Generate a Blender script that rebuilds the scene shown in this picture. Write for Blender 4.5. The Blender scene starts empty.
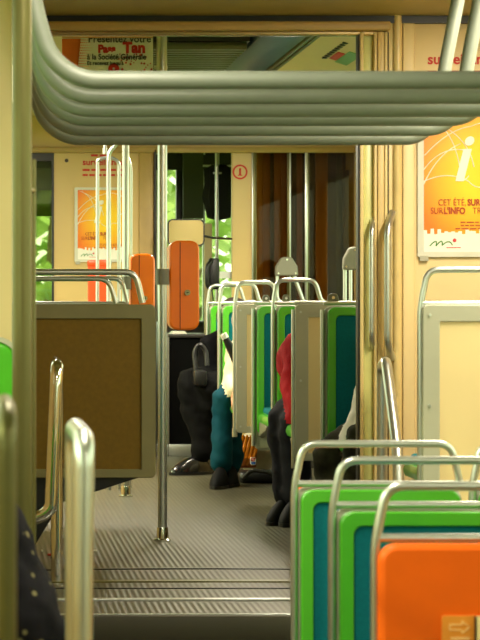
import bpy, bmesh, math, random
from mathutils import Vector, Matrix, noise
random.seed(7)
C = bpy.context.scene.collection
PI = math.pi
F = 2400.0; EYE = 1.35; VX = -20.0; HY = 303.0; UP = 0.45     # UP: height of the raised floor
ZTOP = 2.45; XL = -0.50; XR = 2.20; YEND = 14.1; YSTEP = 6.9; YPORT = 8.4

# ---------------- camera, world, lamps, exposure ----------------
cd = bpy.data.cameras.new('camera'); cam = bpy.data.objects.new('camera', cd); C.objects.link(cam)
cd.sensor_fit = 'AUTO'; cd.sensor_width = 36; cd.lens = 36*F/640
cd.shift_x = (240-VX)/640; cd.shift_y = (HY-320)/640
cd.clip_start = 0.05; cd.clip_end = 300
cam.location = (0, 0, EYE); cam.rotation_euler = (PI/2, 0, 0)
cd.dof.use_dof = True; cd.dof.focus_distance = 10.0; cd.dof.aperture_fstop = 11
bpy.context.scene.camera = cam
w = bpy.data.worlds.new('world'); bpy.context.scene.world = w; w.use_nodes = True
bg = w.node_tree.nodes['Background']; bg.inputs[0].default_value = (0.98, 0.98, 0.93, 1); bg.inputs[1].default_value = 5.5
def area(name, loc, rot, sx, sy, power, col):
    l = bpy.data.lights.new(name, 'AREA'); l.shape = 'RECTANGLE'; l.size = sx; l.size_y = sy
    l.energy = power; l.color = col
    o = bpy.data.objects.new(name, l); o.location = loc; o.rotation_euler = rot; C.objects.link(o); return o
WARM = (1.0, 0.90, 0.70)
# fluorescent battens along the ceiling, some added to brighten camera-facing surfaces (their housings are built below)
LAMPS = [(1.62, 1.5, 25), (1.75, 6.85, 72), (1.56, 9.5, 75), (1.56, 11.9, 75), (0.15, 11.6, 90), (0.35, 4.6, 45)]
for i, (lx, ly, lw) in enumerate(LAMPS):
    area('ceiling_light_lamp', (lx, ly, ZTOP-0.075), (0, 0, 0), 0.12, 1.6, lw, WARM)
sl = bpy.data.lights.new('sun', 'SUN'); sl.energy = 3.0; sl.angle = math.radians(4); sl.color = (1, .93, .75)
so = bpy.data.objects.new('sun', sl); C.objects.link(so)
so.rotation_euler = Vector((0.90, 0.30, -0.52)).to_track_quat('-Z', 'Y').to_euler()
vs = bpy.context.scene.view_settings
vs.view_transform = 'Standard'; vs.look = 'None'; vs.gamma = 1; vs.exposure = -0.28; vs.use_curve_mapping = False

# ---------------- helpers ----------------
def at(px, py, Y):
    return Vector(((px-VX)*Y/F, Y, EYE-(py-HY)*Y/F))
def lin(c):
    return tuple((v/255/12.92 if v/255 <= .04045 else ((v/255+.055)/1.055)**2.4) for v in c)
MATS = {}
def mat(name, rgb, rough=.5, metal=0.0, var=0.06, scale=14, bump=0.0, spec=.5, emit=None, estr=0, coat=0):
    if name in MATS: return MATS[name]
    m = bpy.data.materials.new(name); m.use_nodes = True
    nt = m.node_tree; b = nt.nodes['Principled BSDF']; c = lin(rgb)
    b.inputs['Roughness'].default_value = rough; b.inputs['Metallic'].default_value = metal
    b.inputs['Specular IOR Level'].default_value = spec
    if coat: b.inputs['Coat Weight'].default_value = coat; b.inputs['Coat Roughness'].default_value = .15
    tc = nt.nodes.new('ShaderNodeTexCoord'); n = nt.nodes.new('ShaderNodeTexNoise')
    n.inputs['Scale'].default_value = scale; n.inputs['Detail'].default_value = 4
    nt.links.new(tc.outputs['Object'], n.inputs['Vector'])
    r = nt.nodes.new('ShaderNodeValToRGB')
    r.color_ramp.elements[0].position = .3; r.color_ramp.elements[1].position = .7
    r.color_ramp.elements[0].color = tuple(v*(1-var) for v in c)+(1,)
    r.color_ramp.elements[1].color = tuple(min(1, v*(1+var)) for v in c)+(1,)
    nt.links.new(n.outputs['Fac'], r.inputs['Fac']); nt.links.new(r.outputs['Color'], b.inputs['Base Color'])
    if bump:
        bp = nt.nodes.new('ShaderNodeBump'); bp.inputs['Strength'].default_value = bump; bp.inputs['Distance'].default_value = .002
        n2 = nt.nodes.new('ShaderNodeTexNoise'); n2.inputs['Scale'].default_value = scale*12
        nt.links.new(tc.outputs['Object'], n2.inputs['Vector'])
        nt.links.new(n2.outputs['Fac'], bp.inputs['Height']); nt.links.new(bp.outputs['Normal'], b.inputs['Normal'])
    if emit:
        b.inputs['Emission Color'].default_value = lin(emit)+(1,); b.inputs['Emission Strength'].default_value = estr
    MATS[name] = m; return m
def glass(name, tint, refl=.12):
    m = bpy.data.materials.new(name); m.use_nodes = True; nt = m.node_tree
    nt.nodes.clear(); o = nt.nodes.new('ShaderNodeOutputMaterial')
    t = nt.nodes.new('ShaderNodeBsdfTransparent'); t.inputs[0].default_value = lin(tint)+(1,)
    g = nt.nodes.new('ShaderNodeBsdfGlossy'); g.inputs['Roughness'].default_value = .02
    mx = nt.nodes.new('ShaderNodeMixShader'); mx.inputs[0].default_value = refl
    nt.links.new(t.outputs[0], mx.inputs[1]); nt.links.new(g.outputs[0], mx.inputs[2]); nt.links.new(mx.outputs[0], o.inputs[0])
    return m

CREAM = mat('cream_laminate', (226, 202, 148), .42, bump=.05, var=.03, scale=5)
TAN = mat('tan_laminate', (205, 176, 112), .40, var=.03, scale=4)
TAN2 = mat('ochre_trim', (176, 146, 84), .45, var=.05)
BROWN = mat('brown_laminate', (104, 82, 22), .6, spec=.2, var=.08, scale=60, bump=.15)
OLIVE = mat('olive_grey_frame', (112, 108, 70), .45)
GREYF = mat('light_grey_frame', (172, 170, 150), .4, var=.03)
GREEN = mat('green_plastic', (74, 170, 34), .3, var=.04, coat=.4)
TEAL = mat('teal_moquette', (0, 104, 116), .85, var=.10, scale=120, bump=.3, spec=.2)
ORANGE = mat('orange_plastic', (236, 98, 0), .5, spec=.25, var=.04, bump=.08, coat=.05)
ORANGE2 = mat('validator_orange', (255, 122, 6), .3, var=.03, coat=.4)
REDOR = mat('red_orange_plastic', (228, 70, 20), .35)
STEEL = mat('satin_steel', (200, 204, 200), .33, metal=.95, var=.03)
SHINY = mat('polished_steel', (214, 214, 208), .10, metal=1, var=.02)
PAINTG = mat('grey_enamel_tube', (116, 123, 110), .42, metal=.0, var=.04, scale=20)
CHAMP = mat('champagne_metal', (96, 92, 50), .36, metal=.5, var=.04)
BLACK = mat('black_plastic', (16, 16, 18), .4, var=.2)
DARK = mat('dark_panel', (34, 32, 26), .45, var=.15)
DKGREY = mat('dark_grey_rubber', (62, 62, 58), .5, var=.15)
WHITE = mat('white_print', (236, 234, 220), .5, var=.02)
CEIL = mat('ceiling_panel', (196, 184, 136), .5, var=.03)
HEAD = mat('header_enamel', (158, 144, 84), .4, var=.05)
BLUE = mat('dark_blue_band', (46, 58, 92), .35, var=.1)
REDINK = mat('red_ink', (200, 40, 20), .6)
ORINK = mat('rust_ink', (176, 70, 10), .6)
GREYP = mat('grey_plastic', (116, 114, 98), .45)
LAMPM = mat('lamp_diffuser', (250, 244, 220), .5, emit=(255, 240, 200), estr=2.0)
GLS = glass('clear_glass', (228, 236, 214), .07)
TINT = glass('smoked_glass', (206, 190, 150), .012)

def floor_mat():
    m = mat('ribbed_floor', (74, 70, 54), .45, var=.12, scale=3)
    nt = m.node_tree; b = nt.nodes['Principled BSDF']
    tc = nt.nodes.new('ShaderNodeTexCoord'); mp = nt.nodes.new('ShaderNodeMapping'); mp.inputs['Rotation'].default_value = (0, 0, 0)
    wv = nt.nodes.new('ShaderNodeTexWave'); wv.wave_type = 'BANDS'; wv.bands_direction = 'X'; wv.inputs['Scale'].default_value = 16; wv.inputs['Distortion'].default_value = .05
    nt.links.new(tc.outputs['Object'], mp.inputs[0]); nt.links.new(mp.outputs[0], wv.inputs['Vector'])
    ramp = [n for n in nt.nodes if n.type == 'VALTORGB'][0]
    mx = nt.nodes.new('ShaderNodeMix'); mx.data_type = 'RGBA'; mx.blend_type = 'MULTIPLY'; mx.inputs[0].default_value = .55
    r2 = nt.nodes.new('ShaderNodeValToRGB'); r2.color_ramp.elements[0].position = .25; r2.color_ramp.elements[0].color = (.62, .60, .54, 1); r2.color_ramp.elements[1].position = .6; r2.color_ramp.elements[1].color = (1.15, 1.15, 1.08, 1)
    nt.links.new(wv.outputs['Color'], r2.inputs[0]); nt.links.new(ramp.outputs[0], mx.inputs[6]); nt.links.new(r2.outputs[0], mx.inputs[7]); nt.links.new(mx.outputs[2], b.inputs['Base Color'])
    bp = nt.nodes.new('ShaderNodeBump'); bp.inputs['Strength'].default_value = .4; bp.inputs['Distance'].default_value = .003
    nt.links.new(wv.outputs['Fac'], bp.inputs['Height']); nt.links.new(bp.outputs[0], b.inputs['Normal'])
    return m
FLOOR = floor_mat()

def box(bm, x0, x1, y0, y1, z0, z1, bev=0.0, seg=2):
    r = bmesh.ops.create_cube(bm, size=1.0)
    vs_ = r['verts']
    for v in vs_:
        v.co = Vector((x0+(v.co.x+.5)*(x1-x0), y0+(v.co.y+.5)*(y1-y0), z0+(v.co.z+.5)*(z1-z0)))
    if bev:
        es = list({e for v in vs_ for e in v.link_edges})
        bmesh.ops.bevel(bm, geom=es, offset=bev, segments=seg, affect='EDGES', profile=.5)
def fillet(pts, r, n=6):
    pts = [Vector(p) for p in pts]; out = [pts[0]]
    for i in range(1, len(pts)-1):
        a, b, c = pts[i-1], pts[i], pts[i+1]
        rr = min(r, (a-b).length*.49, (c-b).length*.49)
        p = b+(a-b).normalized()*rr; q = b+(c-b).normalized()*rr
        for k in range(n+1):
            t = k/n; out.append(p*(1-t)**2+b*2*t*(1-t)+q*t*t)
    out.append(pts[-1]); return out
def tube(bm, pts, rad, n=12, r=None, cap=True):
    """sweep a circle along a polyline; rad may be a number or a list"""
    pts = [Vector(p) for p in pts]
    if r: pts = fillet(pts, r)
    N = len(pts); rads = rad if isinstance(rad, (list, tuple)) else [rad]*N
    if len(rads) != N: rads = [rads[min(len(rads)-1, int(i*len(rads)/N))] for i in range(N)]
    t0 = (pts[1]-pts[0]).normalized()
    up = Vector((0, 0, 1)) if abs(t0.z) < .9 else Vector((1, 0, 0))
    nrm = t0.cross(up).normalized(); rings = []; pt = t0
    for i in range(N):
        t = (pts[min(i+1, N-1)]-pts[max(i-1, 0)]).normalized()
        q = pt.rotation_difference(t); nrm = (q @ nrm); nrm = (nrm-t*nrm.dot(t)).normalized(); pt = t
        bn = t.cross(nrm)
        rings.append([bm.verts.new(pts[i]+(nrm*math.cos(2*PI*k/n)+bn*math.sin(2*PI*k/n))*rads[i]) for k in range(n)])
    for i in range(N-1):
        for k in range(n):
            bm.faces.new((rings[i][k], rings[i][(k+1) % n], rings[i+1][(k+1) % n], rings[i+1][k]))
    if cap:
        bm.faces.new(rings[0][::-1]); bm.faces.new(rings[-1])
def lathe(bm, cx, cy, prof, n=24):
    rings = [[bm.verts.new((cx+r*math.cos(2*PI*k/n), cy+r*math.sin(2*PI*k/n), z)) for k in range(n)] for r, z in prof]
    for i in range(len(prof)-1):
        for k in range(n): bm.faces.new((rings[i][k], rings[i][(k+1) % n], rings[i+1][(k+1) % n], rings[i+1][k]))
    bm.faces.new(rings[0][::-1]); bm.faces.new(rings[-1])
def prism(bm, poly, axis, a, b):
    """extrude a 2-D outline along an axis: 'y' -> (x,z), 'x' -> (y,z), 'z' -> (x,y)"""
    def P(u, v, w_): return {'y': (u, w_, v), 'x': (w_, u, v), 'z': (u, v, w_)}[axis]
    A = [bm.verts.new(P(u, v, a)) for u, v in poly]; B = [bm.verts.new(P(u, v, b)) for u, v in poly]
    n = len(poly)
    bm.faces.new(A); bm.faces.new(B[::-1])
    for i in range(n): bm.faces.new((A[i], B[i], B[(i+1) % n], A[(i+1) % n]))
def rrect(x0, x1, z0, z1, r, n=6):
    out = []
    for cx, cz, a in ((x1-r, z1-r, 0), (x0+r, z1-r, 90), (x0+r, z0+r, 180), (x1-r, z0+r, 270)):
        for k in range(n+1):
            t = math.radians(a+90*k/n); out.append((cx+r*math.cos(t), cz+r*math.sin(t)))
    return out
def ringprism(bm, outer, inner, y0, y1):
    n = len(outer)
    O0 = [bm.verts.new((u, y0, v)) for u, v in outer]; I0 = [bm.verts.new((u, y0, v)) for u, v in inner]
    O1 = [bm.verts.new((u, y1, v)) for u, v in outer]; I1 = [bm.verts.new((u, y1, v)) for u, v in inner]
    for i in range(n):
        j = (i+1) % n
        bm.faces.new((O0[i], O0[j], I0[j], I0[i])); bm.faces.new((O1[j], O1[i], I1[i], I1[j]))
        bm.faces.new((O0[j], O0[i], O1[i], O1[j])); bm.faces.new((I0[i], I0[j], I1[j], I1[i]))
def obj(name, bm, m, parent=None, bevel=0, smooth=True, loc=None):
    bmesh.ops.recalc_face_normals(bm, faces=bm.faces)
    me = bpy.data.meshes.new(name); bm.to_mesh(me); bm.free()
    if smooth:
        for p in me.polygons: p.use_smooth = True
        me.set_sharp_from_angle(angle=math.radians(35))
    me.materials.append(m)
    o = bpy.data.objects.new(name, me); C.objects.link(o)
    if parent: o.parent = parent
    if loc: o.location = loc
    if bevel:
        md = o.modifiers.new('bevel', 'BEVEL'); md.width = bevel; md.segments = 2; md.limit_method = 'ANGLE'
    return o
def mk(name, fn, m, parent=None, bevel=0, smooth=True):
    bm = bmesh.new(); fn(bm); return obj(name, bm, m, parent, bevel, smooth)
def tag(o, label, cat, group=None, kind=None):
    o['label'] = label; o['category'] = cat
    if group: o['group'] = group
    if kind: o['kind'] = kind
    return o
def thing(name, label, cat, loc=(0, 0, 0), rz=0, group=None):
    o = bpy.data.objects.new(name, None); o.empty_display_size = .1; C.objects.link(o)
    o.location = loc; o.rotation_euler = (0, 0, rz); return tag(o, label, cat, group)
def struct(name, fn, m, bevel=0, smooth=True):
    o = mk(name, fn, m, None, bevel, smooth); o['kind'] = 'structure'; return o
def text(name, s, size, m, parent, loc, rot=(PI/2, 0, 0), align='LEFT', extr=.0006, shear=0, bold=0, xs=1):
    cu = bpy.data.curves.new(name, 'FONT'); cu.body = s; cu.size = size; cu.align_x = align
    cu.extrude = extr; cu.shear = shear; cu.offset = bold; cu.resolution_u = 3
    t = bpy.data.objects.new(name+'_src', cu); C.objects.link(t)
    bpy.context.view_layer.update()
    me = bpy.data.meshes.new_from_object(t.evaluated_get(bpy.context.evaluated_depsgraph_get()))
    bpy.data.objects.remove(t); bpy.data.curves.remove(cu)
    me.materials.clear(); me.materials.append(m)
    o = bpy.data.objects.new(name, me); C.objects.link(o); o.parent = parent
    o.location = loc; o.rotation_euler = rot; o.scale = (xs, 1, 1); return o

DKRISE = mat('dark_riser', (58, 54, 40), .55)
LTAN = mat('door_frame_tan', (212, 188, 126), .35)
# ---------------- the shell ----------------
struct('floor', lambda b: box(b, XL, XR, YSTEP, 15.99, UP-.06, UP), FLOOR, smooth=False)
struct('floor_low', lambda b: box(b, XL, XR, -2.2, YSTEP, -.06, 0), FLOOR, smooth=False)
struct('trim_1', lambda b: box(b, XL, XR, YSTEP, YSTEP+.03, -.06, UP-.06), DKRISE)        # riser
struct('trim_2', lambda b: box(b, XL, XR, YSTEP-.02, YSTEP+.03, UP-.075, UP+.003, .004), DKRISE)   # nosing
struct('trim_3', lambda b: (box(b, XL, XR, YSTEP-.30, YSTEP, 0, .225), ), DKGREY, .006)   # intermediate step
def tread(b):
    box(b, .66, 1.28, YSTEP+.36, YSTEP+.39, UP, UP+.006, .002); 
struct('trim_20', lambda b: box(b, XL, XR, YSTEP-.0, YSTEP+.012, UP+.003, UP+.006, .001), STEEL)
struct('trim_4', lambda b: box(b, -.2, 1.30, 7.25, 7.28, UP, UP+.006, .002), STEEL)
struct('trim_5', lambda b: box(b, -.2, 1.30, 7.555, 7.575, UP, UP+.003), BLACK)
def arc(b, y, w_, sag, z1):
    n = 30; A = []; B = []
    for i in range(n+1):
        x = -.2+1.5*i/n; s = sag*(1-((x-.75)/.75)**2)
        A.append((x, y+s)); B.append((x, y+s+w_))
    prism(b, A+B[::-1], 'z', UP, UP+z1)
struct('trim_6', lambda b: arc(b, 8.04, .02, .07, .003), BLACK)
struct('trim_7', lambda b: arc(b, 7.70, .05, .03, .004), CHAMP)
# side walls with window openings, and panes
def wall_with_windows(name, x0, x1, wins, zb, zt):
    def f(b):
        box(b, x0, x1, -2.2, 16.0, -.06, zb); box(b, x0, x1, -2.2, 16.0, zt, ZTOP+.05)
        ys = [-2.2]+[v for a in wins for v in a]+[16.0]
        for i in range(0, len(ys), 2): box(b, x0, x1, ys[i], ys[i+1], zb, zt)
    return struct(name, f, TAN, smooth=False)
WL = [(-1.6, .4), (.6, 2.6), (2.8, 4.8), (5.0, 6.8), (8.8, 10.6), (10.8, 12.4), (12.6, 14.0), (14.3, 15.9)]
WR = [(-1.6, .4), (.6, 2.6), (2.8, 4.8), (5.0, 6.8), (8.8, 10.6), (10.8, 12.4), (12.6, 13.9), (14.3, 15.9)]
wall_with_windows('wall_left', XL-.06, XL, WL, 1.20, 2.15)
wall_with_windows('wall_right', XR, XR+.06, WR, 1.20, 2.15)
k = 1
for X, W in ((XL-.035, WL), (XR+.025, WR)):
    for y0, y1 in W:
        wo = struct('window_%d' % k, lambda b: box(b, X, X+.008, y0, y1, 1.20, 2.15), GLS, smooth=False); k += 1
        def fr(b):
            for (a, c, d, e) in ((y0, y1, 1.20, 1.23), (y0, y1, 2.12, 2.15), (y0, y0+.03, 1.2, 2.15), (y1-.03, y1, 1.2, 2.15)):
                box(b, X-.012, X+.02, a, c, d, e)
        mk('window_frame', fr, BLACK, wo, smooth=False)
struct('ceiling', lambda b: box(b, XL-.06, XR+.06, -2.2, 16.0, ZTOP, ZTOP+.06), CEIL, smooth=False)
struct('wall_back', lambda b: box(b, XL-.06, XR+.06, -2.26, -2.2, -.06, ZTOP), TAN, smooth=False)

# ceiling fittings beyond the portal: grille slats, dark blue band, light rail, equipment hatch
t = thing('ceiling_grille', 'dark slatted air grille in the ceiling behind the portal beam', 'air grille', (0, 10.3, ZTOP-.03))
def slats(b):
    for i in range(30):
        y = -.5+i*.09; box(b, .42, 1.09, y, y+.035, -.035, -.004, .004)
mk('slat_panel', slats, mat('grille_olive', (92, 96, 66), .35, metal=.3), t)
mk('backing', lambda b: box(b, .40, 1.10, -.52, 2.2, -.003, .03), DARK, t)
tag(mk('ceiling_duct', lambda b: box(b, 1.11, 1.30, 8.6, 13.9, ZTOP-.045, ZTOP, .01), BLUE), 'dark blue band running lengthwise along the ceiling', 'ceiling band')
tag(mk('ceiling_rail', lambda b: [box(b, 1.305+i*.024, 1.32+i*.024, 8.6, 13.9, ZTOP-.05, ZTOP, .003) for i in range(2)], CHAMP), 'pair of thin metal rails beside the dark blue ceiling band', 'ceiling rail')
t = thing('ceiling_hatch', 'sloping cream ceiling hatch with slots and a green and red sticker', 'ceiling panel', (1.33, 9.3, ZTOP))
mk('panel', lambda b: prism(b, [(0, -.04), (.26, -.12), (.26, 0), (0, 0)], 'y', -.6, 1.9), CREAM, t)
def hp(x, y): return Vector((x, y, -.041-.0308*x/.1))
for i in range(9):
    y = .15+i*.07; x = .10; z = -.04-.308*x
    mk('slot', lambda b: box(b, x, x+.02, y, y+.03, z-.008, z+.01), BLACK, t)
mk('sticker', lambda b: prism(b, [(.155, -.0905), (.205, -.106), (.205, -.104), (.155, -.0885)], 'y', .35, .75), GREEN, t)
mk('sticker', lambda b: prism(b, [(.125, -.0815), (.152, -.09), (.152, -.087), (.125, -.079)], 'y', .45, .7), REDINK, t)
for i, (lx, ly, lw) in enumerate(LAMPS):
    lab = ['ceiling light batten over the rear right seats', 'unseen ceiling batten added to light the cream partition at right', 'ceiling light batten above the seat beyond the portal', 'ceiling light batten nearest the cab on the right', 'ceiling light batten above the left partition by the cab', 'ceiling light batten over the near left seats'][i]
    t = thing('ceiling_light', lab, 'lamp', (lx, ly, ZTOP))
    mk('housing', lambda b: box(b, -.09, .09, -.85, .85, -.03, 0, .006), WHITE, t)
    mk('diffuser', lambda b: box(b, -.065, .065, -.82, .82, -.06, -.03, .012), LAMPM, t)

# ---------------- portal: header, posts, partition ----------------
def hdr(b):
    z = lambda py: EYE+(HY-py)*YPORT/F
    prism(b, [(YPORT-.55, ZTOP), (YPORT-.55, z(-14)), (YPORT-.42, z(4)), (YPORT-.1, z(16)), (YPORT+.02, z(17)), (YPORT+.02, ZTOP)], 'x', XL, XR)
header = struct('trim_8', hdr, HEAD)
zz = lambda py: EYE+(HY-py)*YPORT/F
struct('trim_9', lambda b: box(b, XL, XR, YPORT-.03, YPORT+.03, zz(24), zz(16)), BLACK)
struct('trim_10', lambda b: box(b, XL, at(388, 0, YPORT).x, YPORT-.06, YPORT+.03, zz(32), zz(23), .006), TAN2)
struct('trim_11', lambda b: box(b, XL, at(388, 0, YPORT).x, YPORT-.02, YPORT+.02, zz(36), zz(31), .004), mat('header_lip', (150, 128, 82), .25, metal=.4))
px1 = lambda x: (x-VX)*YPORT/F
struct('wall_partition', lambda b: box(b, px1(400), XR, YPORT, YPORT+.04, UP, zz(14), .004), CREAM)
struct('trim_12', lambda b: box(b, px1(400), XR, YPORT-.012, YPORT+.05, zz(16), zz(8), .004), HEAD)
struct('trim_13', lambda b: (box(b, px1(387), px1(392), YPORT-.02, YPORT+.05, UP, zz(10), .003), ), LTAN)
struct('trim_14', lambda b: tube(b, [(px1(396.5), YPORT-.02, UP), (px1(396.5), YPORT-.02, zz(8))], .0165), LTAN)
struct('trim_15', lambda b: box(b, px1(402), px1(414), YPORT-.018, YPORT, UP, zz(16), .006), CREAM)
# folded door leaves in the opening
t = thing('folding_door', 'folded glazed door leaf with vertical grab bar, beside the seats beyond the partition', 'door', (0, YPORT, UP))
T = at
def dl(name, xa, xb, y0, y1, m, zt=33): return mk(name, lambda b: box(b, px1(xa), px1(xb), y0, y1, 0.01, zz(zt)-UP, .003), m, t)
dl('edge_seal', 357, 359, -.02, .03, DARK)
dl('frame', 359, 362.5, -.025, .03, LTAN)
dl('door_or_stripe_panel', 362.5, 373, .0, .025, mat('pane_reflection', (206, 204, 128), .3))  # glass pane; its pale green reflection is painted as a flat colour
dl('frame', 373, 376, -.025, .03, LTAN)
mk('handle', lambda b: tube(b, [(px1(373), .0, zz(219)-UP), (px1(369.5), -.05, zz(229)-UP), (px1(369.5), -.05, zz(338)-UP), (px1(373), .0, zz(348)-UP)], .0095, r=.03), STEEL, t)
t = thing('folding_door', 'folded tan door leaf with vertical grab bar, next to the black gap by the partition', 'door', (0, YPORT-.03, UP))
dl('door_or_stripe_panel', 376.4, 383, 0, .03, TAN)
dl('frame', 383, 386, -.005, .03, LTAN)
dl('edge_seal', 386, 387.5, .0, .03, BLACK)
mk('handle', lambda b: tube(b, [(px1(391), .0, zz(213)-UP), (px1(383.5), -.06, zz(228)-UP), (px1(383.5), -.06, zz(345)-UP), (px1(391), .0, zz(358)-UP)], .0125, r=.035), STEEL, t)

# ---------------- posters ----------------
def poster_mat():
    m = bpy.data.materials.new('poster_print'); m.use_nodes = True; nt = m.node_tree; b = nt.nodes['Principled BSDF']
    tc = nt.nodes.new('ShaderNodeTexCoord'); mp = nt.nodes.new('ShaderNodeMapping')
    mp.inputs['Location'].default_value = (-.60, 0, -.55); g = nt.nodes.new('ShaderNodeTexGradient'); g.gradient_type = 'SPHERICAL'
    nt.links.new(tc.outputs['Generated'], mp.inputs[0]); nt.links.new(mp.outputs[0], g.inputs[0])
    r = nt.nodes.new('ShaderNodeValToRGB'); e = r.color_ramp.elements
    e[0].position = .3; e[0].color = lin((236, 116, 6))+(1,); e[1].position = .8; e[1].color = lin((250, 206, 20))+(1,)
    nt.links.new(g.outputs['Fac'], r.inputs[0]); nt.links.new(r.outputs[0], b.inputs['Base Color']); b.inputs['Roughness'].default_value = .3
    return m
POSTER = poster_mat()
def ink_lines(b, curves, r):
    for c in curves:
        tube(b, [(x, 0, z) for x, z in c], r, 4)
def bez(p0, p1, p2, n=14): 
    return [((1-t)**2*p0[0]+2*t*(1-t)*p1[0]+t*t*p2[0], (1-t)**2*p0[1]+2*t*(1-t)*p1[1]+t*t*p2[1]) for t in [i/n for i in range(n+1)]]
def poster(label, loc, W, H):
    t = thing('poster', label, 'poster', loc)
    mk('frame', lambda b: ringprism(b, rrect(0, W, 0, H, .004, 1), rrect(W*.06, W*.94, H*.035, H*.965, .002, 1), -.012, 0), mat('poster_frame', (206, 206, 190), .4), t)
    for q in (.02, .62): mk('clip', lambda b: box(b, W*q, W*q+.03*W/.36, -.014, 0, -.014, .004), GREYF, t)
    mk('sheet', lambda b: box(b, W*.06, W*.94, -.006, 0, H*.13, H*.965), POSTER, t, smooth=False)
    def rag(b):
        xs = [W*.06+W*.88*i/26 for i in range(27)]; pts = [(W*.06, H*.035), (W*.94, H*.035)]
        top = []
        for i, x in enumerate(xs[:-1]):
            h = H*(.155+.03*random.random()) if i % 2 else H*(.175+.03*random.random())
            top += [(x, h), (xs[i+1]-.0005, h)]
        prism(b, pts+top[::-1], 'y', -.008, -.0005)
    mk('white_border', rag, WHITE, t, smooth=False)
    u = lambda a, c: (W*a, H*c)
    cs = [bez(u(.06, .52), u(.30, .60), u(.50, .52)), bez(u(.06, .50), u(.20, .72), u(.42, .78)), bez(u(.10, .95), u(.36, .90), u(.42, .58)),
          bez(u(.07, .70), u(.30, .88), u(.52, .90)), bez(u(.2, .92), u(.5, .82), u(.55, .62)), bez(u(.5, .52), u(.60, .44), u(.72, .52)),
          bez(u(.72, .52), u(.90, .50), u(.86, .62)), bez(u(.86, .62), u(.98, .70), u(.92, .80)), bez(u(.06, .60), u(.24, .78), u(.5, .73)),
          bez(u(.38, .56), u(.44, .50), u(.50, .56)), bez(u(.52, .90), u(.70, .96), u(.9, .88))]
    o = mk('outline_drawing', lambda b: ink_lines(b, cs, .0018*W/.36), WHITE, t); o.location = (0, -.0065, 0)
    text('letter', 'i', H*.46, WHITE, t, (W*.34, -.009, H*.53), shear=.25, bold=.004*W/.36)
    z = H
    for wd, a_, c_, bd in (('CET ÉTÉ,', .20, .355, 0), ('SUR', .485, .355, .0012), ('SUR', .126, .298, 0), ("L'INFO", .255, .298, .0012), ('TRA', .535, .298, 0)):
        text('writing', wd, H*.062, ORINK, t, (W*a_, -.009, H*c_), bold=bd*W/.36, xs=.80)
    def sm(b):
        for j, (a, c) in enumerate(((.42, .88), (.42, .88), (.37, .88))):
            x = W*a
            while x < W*c:
                l = W*random.uniform(.03, .08); zc = H*(.235-.022*j); box(b, x, x+l, -.0085, -.006, zc, zc+H*.008); x += l+W*.012
    mk('small_print', sm, ORINK, t, smooth=False)
    o = mk('logo', lambda b: ink_lines(b, [bez(u(.12, .075), u(.2, .14), u(.18, .075)), bez(u(.18, .075), u(.25, .14), u(.24, .08)), bez(u(.24, .08), u(.31, .13), u(.34, .08))], .002*W/.36), mat('logo_green', (60, 140, 50)), t); o.location = (0, -.0085, 0)
    mk('logo', lambda b: (tube(b, [(W*.36, -.010, H*.115), (W*.36, -.006, H*.115)], W*.018, 12), box(b, W*.28, W*.42, -.0095, -.007, H*.062, H*.067)), mat('logo_red', (200, 50, 60)), t)
    return t
p0 = at(417, 257, YPORT); ptop = at(417, 112, YPORT)
poster('orange and yellow poster with a large white letter i, on the cream partition at right', (p0.x, YPORT-.001, p0.z), .36, ptop.z-p0.z)
YE = YEND
p0 = at(74.5, 262, YE); ptop = at(74, 187.5, YE)
poster('small orange poster on the tan end panel, behind the looped poles', (p0.x, YE-.001, p0.z), .31, ptop.z-p0.z)
def lettering(label, px, py, Y, size, lines_px, s):
    p = at(px, py, Y-.002); t = thing('wall_lettering', label, 'lettering', p)
    text('writing', 'surveillance', size, REDINK, t, (0, 0, 0), bold=.0012*s)
    def f(b):
        for j, (dz, L, n) in enumerate(lines_px):
            x = 0 if dz < 0 else .05*s
            for k in range(n):
                l = L/n*.8; box(b, x, x+l, -.001, .001, dz, dz+.012*s); x += L/n
    mk('small_print', f, REDINK, t, smooth=False); return t
lettering('red lettering on the cream partition above the large poster', 427.5, 64, YPORT, .052, [(-.035, .20, 5)], 1)
lettering('red lettering on the tan end panel above the small poster', 82.5, 165, YE, .052, [(-.035, .26, 5), (-.065, .24, 6), (.05, .1, 2)], 1)

# hanging advert by the ceiling
Y = 9.6; a = at(62, 35, Y); c = at(153, 110, Y)
t = thing('hanging_advert', 'white advert with red and black print hanging below the ceiling at upper left', 'advert', (a.x, Y, c.z))
W = c.x-a.x; H = a.z-c.z
mk('board', lambda b: box(b, 0, W, 0, .012, 0, H), mat('advert_white', (240, 238, 226), .5), t, smooth=False)
mk('top_strip', lambda b: box(b, 0, W, -.004, 0, H-.012, H+.012), mat('advert_peach', (222, 170, 110), .5), t, smooth=False)
for q in (.03, W-.03): mk('hanger', lambda b: tube(b, [(q, .006, H-.01), (q, .006, ZTOP-c.z)], .004), STEEL, t)
def dots(b):
    for i in range(9):
        for j in range(14):
            x = .065+i*.0075+(j % 2)*.0037; z = H-.02-j*.0105; r = .0032*(1-i/10)
            tube(b, [(x-j*.0005, -.002, z), (x-j*.0005, 0, z)], r, 8)
mk('dot_pattern', dots, mat('advert_orange', (230, 110, 20)), t)
mk('corner_print', lambda b: prism(b, [(0, H-.015), (.075, H-.015), (.06, H-.16), (0, H-.16)], 'y', -.002, 0), MATS['advert_orange'], t, smooth=False)
INKB = mat('black_ink', (34, 30, 26), .6)
q = lambda px, py: ((px-62)*Y/F, -.003, a.z-(py-35)*Y/F-c.z)
text('writing', 'Présentez votre', .042, INKB, t, q(88, 42.3), bold=.0006, xs=.93)
text('writing', 'Pass', .043, REDINK, t, q(98, 52.5), bold=.0025, xs=.95)
text('writing', 'Tan', .058, REDINK, t, q(123, 52.5), bold=.003, xs=1.0)
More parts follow.
